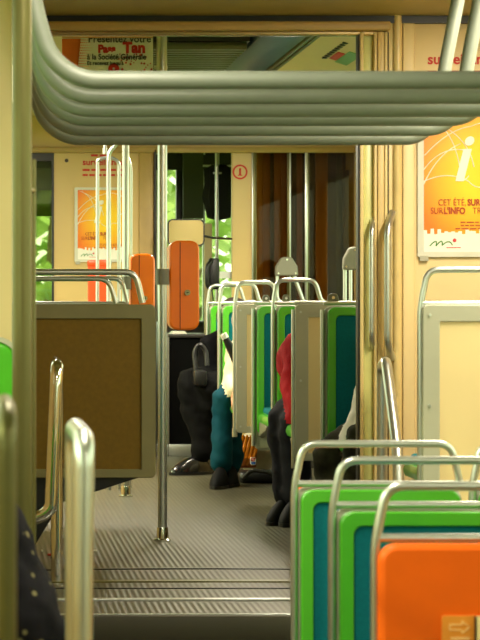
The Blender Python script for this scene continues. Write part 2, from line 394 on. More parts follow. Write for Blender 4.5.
text('writing', 'à la Société Générale', .032, INKB, t, q(87, 59.5), bold=.0006, xs=.86)
text('writing', "Et recevez jusqu'à", .022, INKB, t, q(87, 65), bold=.0005, xs=.92)
text('writing', '8', .09, REDINK, t, q(108, 80), bold=.004)
for i in range(30):
    px = random.uniform(118, 152); py = random.uniform(54, 72); x, _, z = q(px, py); r = random.uniform(.003, .007)
    mk('star_print', lambda b: prism(b, [(x+r*(1 if k % 2 == 0 else .45)*math.sin(k*PI/5), z+r*(1 if k % 2 == 0 else .45)*math.cos(k*PI/5)) for k in range(10)], 'y', -.002, 0), REDINK, t, smooth=False)
# short ceiling post right of the advert
Y = 9.5
tag(mk('ceiling_post', lambda b: (tube(b, [at(161, 30, Y), at(161, 96, Y)], .018), tube(b, [at(161, 66, Y), at(161, 69, Y)], .026)), STEEL), 'short steel post below the ceiling beside the hanging advert', 'post')

# ---------------- overhead bars: six U-shaped rails ----------------
BARS = [('nearest and uppermost', 214), ('second nearest', 199), ('third nearest', 186), ('third farthest', 177), ('second farthest', 167), ('farthest and lowest', 158)]
for lab, off in BARS:
    s = off/.50; Y = F/s; zc = EYE+.50+.021
    dx = .04*(428-s)/112
    pts = [(.098+dx, Y, ZTOP), (.120+dx, Y, 2.06), (.160+dx, Y, zc+.055), (.232+dx, Y, zc), (1.345+dx, Y, zc), (1.405+dx, Y, zc+.06), (1.43+dx, Y, 2.09), (1.50+dx, Y, ZTOP)]
    t = thing('overhead_rail', 'grey U-shaped overhead rail, %s of the six' % lab, 'overhead rail', (.8, Y, zc), 0, 'overhead rails')
    pl = [Vector(p)-Vector((.8, Y, zc)) for p in pts]
    mk('rail', lambda b: tube(b, pl, .0215, 16, r=.07), PAINTG, t)
    for x in (.098+dx-.8, 1.50+dx-.8): mk('mount', lambda b: tube(b, [(x, 0, ZTOP-zc-.012), (x, 0, ZTOP-zc)], .04, 16), PAINTG, t)

# ---------------- end wall and cab ----------------
ex = lambda x: (x-VX)*YE/F; ez = lambda y: EYE+(HY-y)*YE/F
ZC = ZTOP
struct('wall_end', lambda b: (box(b, ex(53), ex(154), YE, YE+.05, UP, ZC), box(b, XL, ex(53), YE, YE+.05, ez(150), ZC), box(b, ex(154), XR, YE, YE+.05, ez(150), ZC),
                              box(b, XL, ex(53), YE, YE+.05, UP, ez(304)), box(b, XL, ex(30), YE, YE+.05, ez(304), ez(150))), TAN, smooth=False)
struct('wall_end_right', lambda b: box(b, ex(232), ex(256), YE, YE+.05, UP, ez(150)), TAN, .004)
struct('trim_16', lambda b: box(b, XL, XR, YE-.03, YE, ez(153), ez(147), .004), TAN2)
struct('painted_shading', lambda b: box(b, ex(139), ex(153), YE-.02, YE, UP, ez(153), .004), TAN2)  # darker tan strip painting the shading along the end panel's right side
struct('trim_18', lambda b: (box(b, ex(154), ex(156), YE-.03, YE+.05, UP, ez(150)), ), DARK)
struct('trim_19', lambda b: (box(b, ex(53), ex(54), YE-.006, YE, UP, ez(153)), tube(b, [(ex(66.5), YE-.01, ez(160.5)), (ex(66.5), YE+.0, ez(160.5))], .011)), DARK)
# end window at far left
wi = struct('window_30', lambda b: box(b, ex(30), ex(53), YE+.02, YE+.028, ez(304), ez(150)), GLS, smooth=False)
mk('window_frame', lambda b: (box(b, ex(30), ex(53), YE-.005, YE+.02, ez(161), ez(152)), box(b, ex(51.8), ex(53), YE-.005, YE+.02, ez(304), ez(161))), BLACK, wi, smooth=False)
mk('shade', lambda b: box(b, ex(30), ex(52), YE+.04, YE+.05, ez(190), ez(161)), BLACK, wi, smooth=False)
mk('tinted_band', lambda b: box(b, ex(30), ex(52), YE+.04, YE+.046, ez(216), ez(190)), glass('tint_green', (120, 130, 90), .05), wi, smooth=False)
# right section: smoked glass screen, with posts
wi = struct('window_31', lambda b: box(b, ex(257), XR, YE+.02, YE+.028, ez(303), ez(150)), TINT, smooth=False)
def posts(b, L, y0=0.0, d=.02):
    for xa, xb in L: box(b, ex(xa), ex(xb), YE-y0-d, YE-y0, ez(303), ez(150), .003)
mk('glazing_bar', lambda b: posts(b, [(251.5, 253), (289, 290.5), (304.5, 307.5)]), STEEL, wi)
mk('glazing_bar', lambda b: posts(b, [(253, 256), (287, 289), (307.5, 309)]), CHAMP, wi)
struct('wall_end_low', lambda b: box(b, ex(256), XR, YE, YE+.05, UP, ez(303), .003), mat('dark_brown_panel', (70, 54, 30), .5))
# behind the screen: brown stripes painting the reflections in its glass
lk = [(257, 263, 'a'), (263, 270, 'b'), (270, 274, 'd'), (274, 281, 'b'), (281, 287, 'c'), (291, 297, 'd'), (297, 303, 'c'), (310, 316, 'd'), (316, 328, 'b'), (328, 337, 'd'), (337, 343, 'e'), (343, 349, 'd'), (349, 352, 'b'), (352, 360, 'a')]
lm = {'a': mat('reflection_ochre', (214, 164, 76), .4), 'b': mat('reflection_brown', (176, 122, 52), .4), 'c': mat('reflection_chestnut', (150, 84, 34), .4), 'd': mat('reflection_dark', (66, 54, 30), .4), 'e': mat('reflection_slate', (84, 94, 90), .4)}
t = thing('glass_reflection', 'tall brown stripes painting the reflections in the smoked glass screen', 'painted reflection', (0, YE+.35, UP))
mk('reflection_back', lambda b: box(b, 1.70, XR-.01, .05, .45, .01, ZC-UP-.02), lm['d'], t)
for xa, xb, k_ in lk:
    d = random.uniform(-.01, .03)
    mk('door_or_stripe_panel', lambda b: box(b, (xa-VX)*(YE+.35)/F, (xb-VX)*(YE+.35)/F, d, .05, .02, ZC-UP-.03, .004), lm[k_], t)  # each panel is one stripe of the painted reflection
# warning sign
p = at(240, 172, YE); t = thing('round_sign', 'round red ringed sign on the tan post right of the cab door', 'sign', (p.x, YE, p.z))
def ring(b, r0, r1):
    n = 32; ringprism(b, [(r1*math.cos(2*PI*i/n), r1*math.sin(2*PI*i/n)) for i in range(n)], [(r0*math.cos(2*PI*i/n), r0*math.sin(2*PI*i/n)) for i in range(n)], -.004, -.001)
mk('ring', lambda b: ring(b, .034, .044), REDINK, t)
mk('disc', lambda b: tube(b, [(0, -.002, 0), (0, 0, 0)], .040, 32), TAN, t)
mk('bar', lambda b: (box(b, -.006, .006, -.005, -.001, -.018, .022), box(b, -.013, .013, -.005, -.001, -.022, -.016)), REDINK, t)
# low part of the cab doorway: black desk with silver kick bar
YC = YE+.02
t = thing('cab_desk', 'black driver desk at the end of the aisle behind the seated people', 'desk', (0, YC, UP))
cx = lambda x: (x-VX)*YC/F
mk('body', lambda b: box(b, cx(169), cx(231), 0, .5, .06, ez(338)-UP, .01), mat('matte_black', (8, 8, 8), .9, spec=.08), t)
mk('top', lambda b: box(b, cx(167), cx(231), -.02, .52, ez(338)-UP, ez(334)-UP, .006), DARK, t)
mk('kick_bar', lambda b: box(b, cx(156), cx(231), -.02, .02, 0, .07, .004), STEEL, t)
mk('side_frame', lambda b: box(b, cx(167), cx(169), -.02, .02, .0, ez(334)-UP, .003), GREYP, t)
tag(mk('papers', lambda b: [box(b, cx(171)+.004*i, cx(187)-.003*i, YC-.01+.01*i, YC+.16, ez(334)+.004*i+.0005, ez(334)+.004*i+.004) for i in range(4)], WHITE, smooth=False), 'small stack of white papers on the black cab desk', 'papers')
# steering/console hood
tag(mk('dashboard', lambda b: box(b, cx(170), cx(232), YC+.9, YC+1.4, UP, ez(322), .05, 3), DARK), 'dark dashboard behind the cab desk', 'dashboard')
# windscreen
YW = YE+1.85
wx = lambda x: (x-VX)*YW/F; wz = lambda y: EYE+(HY-y)*YW/F
struct('wall_front', lambda b: (box(b, XL-.06, XR+.06, YW, YW+.06, -.06, UP+.55), box(b, XL-.06, XR+.06, YW, YW+.06, wz(160), ZTOP+.05)), DARK, smooth=False)
wi = struct('window_32', lambda b: box(b, XL, XR, YW+.03, YW+.038, UP+.55, wz(160)), GLS, smooth=False)
mk('pillar', lambda b: (box(b, wx(176), wx(182.5), YW-.02, YW+.05, UP+.55, wz(152), .006),), BLACK, wi)
mk('glazing_bar', lambda b: (box(b, wx(202.5), wx(205), YW-.02, YW+.03, UP+.55, wz(152), .003), box(b, wx(156), wx(160), YW-.02, YW+.03, UP+.55, wz(152), .003)), STEEL, wi)
mk('header_strip', lambda b: box(b, XL, XR, YW-.03, YW+.03, wz(170), wz(155)), DARK, wi)
tag(mk('sun_blind', lambda b: box(b, wx(182), wx(202), YW-.10, YW-.02, wz(219), ZTOP), mat('blind_grey', (58, 58, 46), .6), smooth=False), 'dark grey sun blind pulled down over the windscreen', 'blind')
YB = YE+.9; bx = lambda x: (x-VX)*YB/F; bz = lambda y: EYE+(HY-y)*YB/F
t = thing('jacket', 'black jacket hanging in the cab beside the red ringed sign', 'jacket', (bx(219), YB, bz(165)))
def jk(b):
    prof = [(.045, 0), (.09, -.03), (.085, -.12), (.10, -.20), (.085, -.26), (.07, -.33), (.02, -.345)]
    n = 20; rings = [[b.verts.new((r*math.cos(2*PI*k/n)*(1+.12*math.sin(3*k)), .4*r*math.sin(2*PI*k/n), z)) for k in range(n)] for r, z in prof]
    for i in range(len(prof)-1):
        for k in range(n): b.faces.new((rings[i][k], rings[i][(k+1) % n], rings[i+1][(k+1) % n], rings[i+1][k]))
    b.faces.new(rings[0]); b.faces.new(rings[-1])
mk('body', jk, mat('black_cloth', (24, 24, 22), .9), t)
mk('hanger', lambda b: (tube(b, [(-.1, 0, -.005), (.1, 0, -.005)], .006), tube(b, [(0, 0, 0), (0, 0, ZTOP-bz(165))], .003)), STEEL, t)
# cab handset on its cradle
Y = YE+.06; hx = lambda x: (x-VX)*Y/F; hz = lambda y: EYE+(HY-y)*Y/F
t = thing('intercom_handset', 'black telephone handset hanging in the cab doorway left of the tan post', 'handset', (hx(212), Y, hz(275)))
mk('grip', lambda b: tube(b, [(.0, 0, .085), (-.028, -.02, .06), (-.034, -.025, 0), (-.03, -.02, -.06), (-.005, 0, -.09)], .013, r=.03), BLACK, t)
mk('cradle', lambda b: box(b, -.02, .045, 0, .03, -.085, .10, .012), BLACK, t)
mk('cord', lambda b: tube(b, [(0, 0, -.09), (.01, .01, -.16), (.02, .01, -.28)], .004), BLACK, t)
mk('bracket', lambda b: box(b, .045, hx(232)-hx(212), .01, .02, -.02, .02), STEEL, t)
# extra cab clutter: bracket clamp, vertical conduit
tag(mk('cab_conduit', lambda b: (tube(b, [(hx(226), Y+.55, UP), (hx(226), Y+.55, ZTOP)], .011), tube(b, [(hx(222), Y+.55, hz(168)), (hx(231), Y+.55, hz(168))], .006)), STEEL), 'thin steel conduit with a cross bar beside the cab doorway', 'conduit')
tag(mk('cab_side_panel', lambda b: box(b, hx(214), hx(222), Y+.60, Y+.63, UP, hz(220), .004), mat('panel_pale', (196, 182, 126), .5)), 'pale narrow panel in the cab behind the handset', 'panel')
# rear-view mirror
Y = YE-.25; p = at(186, 232.5, Y)
t = thing('rear_view_mirror', 'rectangular mirror with black rim above the front orange validator', 'mirror', p)
w2 = 18.5*Y/F; h2 = 13.5*Y/F
mk('rim', lambda b: ringprism(b, rrect(-w2, w2, -h2, h2, .03), rrect(-w2+.007, w2-.007, -h2+.007, h2-.007, .025), -.012, .015), BLACK, t)
mk('back_shell', lambda b: prism(b, rrect(-w2, w2, -h2, h2, .03), 'y', .012, .03), BLACK, t)
mk('mirror_glass', lambda b: prism(b, rrect(-w2+.006, w2-.006, -h2+.006, h2-.006, .025), 'y', -.002, .011), mat('mirror_silver', (214, 214, 196), .04, metal=1, var=0), t)
mk('arm', lambda b: tube(b, [(w2, .01, -.02), (w2+.05, .03, -.03), (ex(232)-p.x, .26, -.03)], .007, r=.03), BLACK, t)

# ---------------- poles ----------------
def pole(label, px, Y, dia, base=True, z0=UP, zt=ZTOP, m=STEEL, group=None, flange=True):
    X = (px-VX)*Y/F; t = thing('grab_pole', label, 'pole', (X, Y, z0), 0, group)
    mk('tube', lambda b: tube(b, [(0, 0, .002), (0, 0, zt-z0)], dia/2, 20), m, t)
    if base:
        mk('base_collar', lambda b: lathe(b, 0, 0, [(.033, 0), (.033, .006), (.024, .010), (.022, .045), (.020, .052)]), SHINY, t)
    if flange: mk('ceiling_flange', lambda b: lathe(b, 0, 0, [(dia/2+.002, zt-z0-.04), (.035, zt-z0-.008), (.035, zt-z0)]), m, t)
    return t
pole('tall steel pole standing in the aisle in front of the front orange validator', 162.4, 9.08, .036)
pole('steel pole rising behind the brown seat back, in the looped cluster', 125.7, 11.15, .033)
# looped pole cluster
Y = 11.6; A = lambda x, y: at(x, y, Y)
t = thing('looped_pole', 'cluster of slim looped steel tubes behind the brown seat back', 'pole', (A(109, 303).x, Y, UP))
P0 = Vector((A(109, 303).x, Y, UP))
mk('arch', lambda b: tube(b, [Vector((A(97.5, 0).x, Y, UP))-P0, A(97.5, 160)-P0, A(103, 158)-P0, A(113, 158)-P0, A(119, 162)-P0, Vector((A(119, 0).x, Y, UP))-P0], .0085, r=.05), STEEL, t)
mk('centre_tube', lambda b: tube(b, [Vector((A(108.5, 0).x, Y-.05, UP))-P0, A(108.5, 152)-P0, A(117, 144)-P0, A(119, 120)-P0], .0115, r=.06), STEEL, t)
mk('rear_tube', lambda b: tube(b, [Vector((A(131.5, 0).x, Y+.1, UP))-P0, A(131.5, 165)-P0, A(125, 150)-P0], .006, r=.05), STEEL, t)
mk('collar', lambda b: (tube(b, [A(105, 148)-P0, A(105, 154)-P0], .012), tube(b, [A(105, 148)-P0, Vector((A(105, 0).x, Y, ZTOP))-P0], .008)), STEEL, t)
# validators
def validator(label, x0, x1, y0, y1, Y, poleY, poleX, clampy):
    a = at(x0, y0, Y); c = at(x1, y1, Y); W = c.x-a.x; H = a.z-c.z
    t = thing('ticket_validator', label, 'ticket validator', (a.x+W/2, Y, c.z))
    r = W*.32
    sx = -W/2+W*.36
    mk('body', lambda b: prism(b, rrect(-W/2, W/2, 0, H, min(r, .034)), 'y', -.06, .06), ORANGE2, t, .008)
    mk('seam', lambda b: box(b, sx-.0015, sx+.002, -.0615, -.055, .006, H-.006), mat('seam_rust', (150, 46, 4)), t)
    lk_ = mk('lock', lambda b: (tube(b, [(W*.10, -.068, H*.42), (W*.10, -.058, H*.42)], .011, 16), ), SHINY, t)
    mk('lock_slot', lambda b: box(b, W*.10-.004, W*.10+.004, -.0695, -.067, H*.42-.002, H*.42+.002), BLACK, lk_)
    if poleX is not None:
        dx = poleX-(a.x+W/2); zc = at(0, clampy, Y).z-c.z
        dy = poleY-Y
        mk('clamp', lambda b: (tube(b, [(dx, dy, zc-.03), (dx, dy, zc+.03)], .026, 20), box(b, dx-.018, dx+.018, min(dy, 0), max(dy, 0), zc-.025, zc+.025, .006), box(b, min(dx-.018, -W/2), max(dx, -W/2)+.01, -.02, .02, zc-.025, zc+.025, .006)), GREYP, t)
    return t
validator('tall orange ticket validator below the black-rimmed mirror', 168, 198, 241, 330, 9.16, 9.08, (162.4-VX)*9.08/F, 277)
validator('orange ticket validator just left of the aisle pole, half behind the brown seat back', 129.5, 154, 254, 330, 11.22, 11.15, (125.7-VX)*11.15/F, 283)
a = at(88, 261, 13.2); c = at(106, 330, 13.2)
t = thing('ticket_validator', 'red-orange ticket validator farthest left, behind the looped poles', 'ticket validator', ((a.x+c.x)/2, 13.2, c.z))
W = c.x-a.x; H = a.z-c.z
mk('body', lambda b: prism(b, rrect(-W/2, W/2, 0, H, .015), 'y', -.05, .05), REDOR, t, .004)
mk('lid', lambda b: box(b, -W/2-.003, W/2+.003, -.055, .055, H-.03, H+.005, .008), REDOR, t)
mk('support_pole', lambda b: tube(b, [(0, .03, UP-c.z), (0, .03, .01)], .018), STEEL, t)
# red post-mounted box between pole and front validator
# ---------------- seats ----------------
def seat(label, x0, Y, w_, z0, face, style, handle='corner', group=None, depth=.40, name='tram_seat', ped=True):
    """face: 'cam' looks towards -Y, 'away' looks towards +Y.  x0 is the aisle edge in world x"""
    loc = (x0+w_/2, Y, z0)
    t = thing(name, label, 'seat', loc, 0, group)
    f = -1 if face == 'cam' else 1
    h = w_/2; zb, zt = .29, .895
    yb = lambda a_, b_: (min(a_*f, b_*f), max(a_*f, b_*f))
    rim = {'green': GREEN, 'orange': ORANGE, 'cream': GREEN, 'brown': GREEN}[style]
    # cushion side: rim + upholstery
    y0, y1 = yb(.0, .035)
    mk('back_rim', lambda b: ringprism(b, rrect(-h+.012, h-.012, zb+.02, zt-.01, .03), rrect(-h+.042, h-.042, zb+.05, zt-.042, .02), y0, y1), GREEN, t, .004)
    y0, y1 = yb(.0, .026)
    mk('back_upholstery', lambda b: prism(b, rrect(-h+.040, h-.040, zb+.048, zt-.040, .02), 'y', y0, y1), TEAL, t, .006)
    # outer side
    if style in ('cream', 'brown'):
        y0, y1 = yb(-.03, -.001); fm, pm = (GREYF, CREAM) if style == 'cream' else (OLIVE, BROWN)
        fw = .05
        fo = mk('back_frame', lambda b: ringprism(b, rrect(-h, h, zb, zt, .018), rrect(-h+fw, h-fw, zb+.03, zt-fw, .004), y0, y1), fm, t, .003)
        y0, y1 = yb(-.022, -.001)
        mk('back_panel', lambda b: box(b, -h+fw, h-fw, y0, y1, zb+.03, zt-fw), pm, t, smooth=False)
        for z in (zb+.03, .6, zt-.03): mk('bolt', lambda b: tube(b, [(-h+.02, -.034, z), (-h+.02, -.028, z)], .005, 8), STEEL, fo)
    else:
        y0, y1 = yb(-.035, -.001)
        mk('back_shell', lambda b: prism(b, rrect(-h, h, zb-.05, zt-.005, .035), 'y', y0, y1), ORANGE if style == 'orange' else GREYF, t, .012)
    # seat pan
    y0, y1 = yb(.02, depth)
    mk('seat_pan', lambda b: box(b, -h+.015, h-.015, y0, y1, .36, .41, .02), GREEN, t)
    y0, y1 = yb(.035, depth-.02)
    mk('seat_cushion', lambda b: box(b, -h+.035, h-.035, y0, y1, .405, .435, .012), TEAL, t)
    y0, y1 = yb(.0, .28)
    if ped: mk('pedestal', lambda b: prism(b, [(y0, .36), (y1, .36), ((y0+y1)/2+.07, .0), ((y0+y1)/2-.07, .0)], 'x', *((-h+.04, -h+.2) if ped == 'left' else (h-.30, h-.06))), DKGREY, t, .006)
    mk('bracket', lambda b: prism(b, [(0, .30), (f*.26, .34), (f*.30, .36), (0, .38)], 'x', -h+.02, -h+.05), GREYP, t, .004)
    # handle
    r = .0095
    if handle == 'corner':
        mk('handle', lambda b: tube(b, [(-h-.004, 0, .30), (-h-.004, 0, .895), (-h+.012, 0, .998), (-h+.175, 0, .998), (-h+.20, 0, .91), (-h+.23, 0, .897)], r, r=.035), STEEL, t)
        mk('top_bar', lambda b: tube(b, [(-h, 0, .90), (h, 0, .90)], .0085), STEEL, t)
        mk('side_post', lambda b: None or tube(b, [(-h-.004, 0, .27), (-h-.004, 0, .31)], .0125), STEEL, t)
    elif handle == 'full':
        mk('handle', lambda b: tube(b, [(-h-.002, 0, .25), (-h-.002, 0, .89), (-h+.02, 0, .998), (h-.03, 0, .998), (h-.008, 0, .90)], r, r=.035), STEEL, t)
        mk('top_bar', lambda b: tube(b, [(-h, 0, .898), (h, 0, .898)], r*.9), STEEL, t)
    elif handle == 'post':
        mk('side_post', lambda b: tube(b, [(-h-.004, 0, .26), (-h-.004, 0, .875)], .0085), STEEL, t)
        mk('top_bar', lambda b: tube(b, [(-h, 0, .90), (h, 0, .90)], .0085), STEEL, t)
    return t
XA = lambda px, Y: (px-VX)*Y/F
G = 'seats along the right side of the raised section'
seat('green rimmed teal seat farthest down the right side, beside the dark jacket', XA(208, 13.3), 13.3, .80, UP, 'cam', 'green', 'corner', G)
seat('green rimmed teal seat behind the person in teal trousers', XA(220, 12.2), 12.2, .84, UP, 'cam', 'green', 'corner', G)
seat('narrow looking cream seat back with grey frame above the orange shopping bag', XA(235.5, 11.3), 11.3, .86, UP, 'away', 'cream', 'corner', G)
seat('green rimmed teal seat directly right of the farthest cream seat back', XA(254, 10.75), 10.75, .86, UP, 'cam', 'green', 'post', G)
seat('green rimmed teal seat with tall loop handle behind the red hooded person', XA(274, 10.25), 10.25, .86, UP, 'cam', 'green', 'corner', G)
seat('cream seat back with grey frame hiding the red hooded person', XA(294.5, 9.3), 9.3, .88, UP, 'away', 'cream', 'post', G)
seat('green rimmed teal seat with the white shirted person, next to the door leaf', XA(323.5, 8.95), 8.95, .86, UP, 'cam', 'green', 'post', G)
seat('large cream seat back with grey frame in front of the large poster', XA(421, 7.05), 7.05, .86, UP, 'away', 'cream', 'full')
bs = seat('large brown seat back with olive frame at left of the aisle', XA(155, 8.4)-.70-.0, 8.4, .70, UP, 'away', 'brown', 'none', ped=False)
mk('under_shell', lambda b: prism(b, [(.33, .30), (-.35, .30), (-.35, .0), (-.10, .0), (.02, .20)], 'y', .0, .38), BLACK, bs, .006)
b0 = XA(155, 8.4)
t = bpy.data.objects.new('handle', None); C.objects.link(t); t.parent = bs; t.location = (0, 0, .9)
mk('front_bar', lambda b: tube(b, [(-.35, -.02, 0), (-.35, -.02, .108), (.28, -.02, .108), (.305, -.02, .0)], .011, r=.04), STEEL, t)
mk('rear_bar', lambda b: tube(b, [(-.35, .03, -.0), (-.35, .03, .085), (.19, .03, .085), (.215, .03, .0)], .009, r=.04), STEEL, t)
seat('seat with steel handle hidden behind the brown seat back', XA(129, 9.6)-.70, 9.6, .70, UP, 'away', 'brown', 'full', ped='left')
# near, low floor
seat('green rimmed teal seat in the back row of the near group', .7875, 6.0, .42, 0, 'cam', 'green', 'full', 'near seats', .38)
seat('green rimmed teal near seat cut by the right edge of the picture', 1.2325, 6.0, .42, 0, 'cam', 'green', 'full', 'near seats', .38)
seat('green rimmed teal seat in the middle row of the near group', .790, 5.37, .42, 0, 'cam', 'green', 'full', 'near seats', .34)
seat('orange seat shell turned away, sliver left of the back row green seat', .797, 6.13, .42, 0, 'away', 'orange', 'none', 'near seats', .38)
os_ = seat('plain orange seat back with arrow sticker, nearest at lower right', .762, 4.615, .42, 0, 'away', 'orange', 'full', 'near seats', .34)
STK = mat('pale_orange_sticker', (240, 150, 50), .4)
sp = at(438, 613, 4.615); lo = Vector((.762+.21, 4.615, 0))
W = 36*4.6/F
mk('sticker', lambda b: prism(b, [(u+sp.x-lo.x, v+sp.z) for u, v in rrect(0, W, -.075, 0, .006)], 'y', -.039, -.034), STK, os_)
LB = mat('sticker_cream', (250, 214, 150), .5)
def arrow(b):
    o_ = [(-.02, .005), (.004, .005), (.004, .0115), (.018, 0), (.004, -.0115), (.004, -.005), (-.02, -.005)]
    cxx = sp.x-lo.x+W*.5; czz = sp.z-.022
    pts = [Vector((u+cxx, -.0395, v+czz)) for u, v in o_]
    for i in range(len(pts)): tube(b, [pts[i], pts[(i+1) % len(pts)]], .0009, 6)
mk('arrow', arrow, LB, os_)
mk('small_print', lambda b: [box(b, sp.x-lo.x+W*.25+i*.0045, sp.x-lo.x+W*.25+i*.0045+.003, -.0405, -.039, sp.z-.046, sp.z-.041) for i in range(8)], LB, os_)
t = thing('notice_card', 'cream notice plate with black edge at the very lower right, on the orange seat back', 'notice', at(476, 616, 4.57))
mk('plate', lambda b: box(b, 0, .06, -.004, 0, -.12, 0, .002), CREAM, t)
mk('edge', lambda b: box(b, -.003, 0, -.005, .001, -.12, 0), BLACK, t)
# white + red end of panel left of near green seat
# raised green seat at far left, and its tube
tag(mk('seat_plinth', lambda b: box(b, XL+.01, .03, 5.85, 6.40, 0, .40, .01), DKGREY), 'dark raised plinth under the green seat at the left edge', 'plinth')
t = thing('tram_seat', 'large green seat back with a rounded grey edge, at the left edge of the picture', 'seat', (0, 6.28, 0))
e = at(17.5, 341, 6.3)
mk('shell', lambda b: prism(b, rrect(-.42, e.x, .70, e.z, .06), 'y', -.03, .0), GREEN, t, .01)
mk('edge', lambda b: ringprism(b, rrect(-.43, e.x+.012, .69, e.z+.012, .07), rrect(-.42, e.x, .70, e.z, .06), -.03, .012), GREYF, t)
mk('support', lambda b: box(b, -.25, -.05, -.02, .0, .40, .71), GREYF, t)
mk('seat_pan', lambda b: box(b, -.40, e.x-.02, -.40, -.02, .86, .91, .02), GREEN, t)
mk('pedestal', lambda b: box(b, -.3, -.1, -.3, -.03, .40, .87, .01), DKGREY, t)

# ---------------- small grey hinge plates and caps on the seats' top bars ----------------
for px, Y, lab in ((266, 10.75, 'left of loop handle'), (286, 10.25, 'inside loop handle'), (333, 8.95, 'by the door leaf')):
    p = at(px, 303, Y); r = 3.6*Y/F if px < 300 else 5.5*Y/F
    t = thing('hinge_plate', 'small grey bolted plate on the seat top bar, %s' % lab, 'bracket', p, 0, 'hinge plates')
    hh = .037
    plt = mk('plate', lambda b: prism(b, [(-r, 0), (r, 0)]+[(r*math.cos(q_), hh-r+r*math.sin(q_)) for q_ in [PI*i/10 for i in range(11)]], 'y', -.006, .006), GREYP, t, .002)
    mk('bolt', lambda b: tube(b, [(0, -.010, hh*.55), (0, -.005, hh*.55)], .006, 10), SHINY, plt)
# folded grab frames behind the seats
def capframe(label, x0, x1, yt, yb_, Y, skew):
    p = at((x0+x1)/2, 303, Y); t = thing('luggage_guard', label, 'guard rail', p)
    w_ = (x1-x0)*Y/F/2; h1 = (HY-yt)*Y/F; h0 = (HY-yb_)*Y/F
    cp = mk('cap', lambda b: prism(b, [(-w_, h0), (w_, h0), (w_*.92, h0+(h1-h0)*.5), (w_*.45, h1-.004), (w_*.2, h1), (-w_*.2, h1), (-w_*.5, h1-.006), (-w_*.95, h0+(h1-h0)*.5)], 'y', -.025, .025), GREYP, t, .008)
    for x, z in ((-w_*.75, h0+.015), (w_*.75, h0+.015), (0, h1-.015)): mk('bolt', lambda b: tube(b, [(x, -.03, z), (x, -.02, z)], .005, 8), SHINY, cp)
    mk('leg', lambda b: tube(b, [(-w_*.8, 0, h0+.01), (-w_*.8, 0, 0)], .009), STEEL, t)
    mk('leg', lambda b: tube(b, [(w_*.6, 0, h0+.01), (w_*.6+skew, 0, 0)], .011), STEEL, t)
    mk('base_bar', lambda b: box(b, -w_-.01, w_+.03+max(0, skew), -.015, .015, -.9, .0, .004), GREYP, t)
capframe('grey capped guard on two tubes behind the tall loop handle', 275, 298, 257, 276, 13.7, .06)
capframe('grey capped guard on two tubes beside the door leaf', 342.5, 366, 247, 270, 11.25, .0)
tag(mk('window_post', lambda b: tube(b, [at(350.5, 303, 11.5), (at(350.5, 0, 11.5).x, 11.5, at(0, 268, 11.5).z)], .008), STEEL), 'thin steel post below the grey guard by the door leaf', 'post')

# ---------------- handrails in the foreground ----------------
Y = 7.4
t = thing('step_handrail', 'bright steel handrail in front of the brown seat back', 'handrail', (at(50, 0, Y).x, Y, UP))
O = Vector((at(50, 0, Y).x, Y, UP))
mk('rail', lambda b: tube(b, [Vector((-.12, Y, at(0, 521, Y).z))-Vector((O.x-.0, O.y, O.z)), at(38, 518, Y)-O, at(51, 510, Y)-O, at(57, 366, Y)-O, at(57, 362, Y+.35)-O, at(57, 500, Y+.35)-O+Vector((0, 0, 0))], .020, r=.06), SHINY, t)
mk('foot', lambda b: tube(b, [at(57, 498, Y+.35)-O, Vector((at(57, 0, Y+.35).x, Y+.35, UP))-O], .020), SHINY, t)
Y = 4.1; X = at(81.5, 0, Y).x; zt = at(0, 427, Y).z
t = thing('hoop_handrail', 'thick steel hoop handrail nearest the camera at lower left', 'handrail', (X, Y, 0))
mk('hoop', lambda b: tube(b, [(-.006, 0, .004), (.004, 0, zt-.02), (.004, .4, zt-.02), (.004, .4, .004)], .0185, 20, r=.05), STEEL, t)
mk('base_collar', lambda b: [lathe(b, -.005, y, [(.035, 0), (.035, .008), (.022, .014), (.021, .05)]) for y in (0, .4)], SHINY, t)
Y = 8.1
O = Vector((at(386, 0, Y).x, Y, UP))
t = thing('door_handrail', 'bright slanting steel handrail beside the folded door leaves', 'handrail', O)
mk('rail', lambda b: tube(b, [Vector((at(382, 0, Y+.15).x, Y+.15, UP))-O, at(382, 366, Y+.15)-O, at(386, 361, Y)-O, at(397.5, 452, 7.85)-O, at(400, 500, 7.8)-O, Vector((at(400, 0, 7.8).x, 7.8, UP))-O], .0185, r=.035), STEEL, t)
# poles on the left edge
pole('broad champagne coloured pole at the left edge of the picture, full height', 22, 5.30, .044, z0=0, m=CHAMP)
sp_ = pole('slimmer champagne pole just right of the broad one at the left edge', 32, 5.36, .018, z0=0, m=CHAMP, zt=1.67, flange=False)
mk('clamp', lambda b: tube(b, [(0, 0, 1.60), (-.022, -.06, 1.60)], .009), CHAMP, sp_)
struct('wall_screen', lambda b: box(b, XL, at(12, 0, 6.7).x, 6.7, 6.73, 1.0, ZTOP, .003), CREAM)
Y = 3.4; X = at(4, 0, Y).x; zt = at(0, 387, Y).z
t = thing('hoop_handrail', 'out of focus steel hoop handrail cut by the left edge', 'handrail', (X, Y, 0))
mk('hoop', lambda b: tube(b, [(0, 0, .004), (0, 0, zt-.02), (0, -.35, zt-.02), (0, -.35, .004)], .0125, 20, r=.05), CHAMP, t)
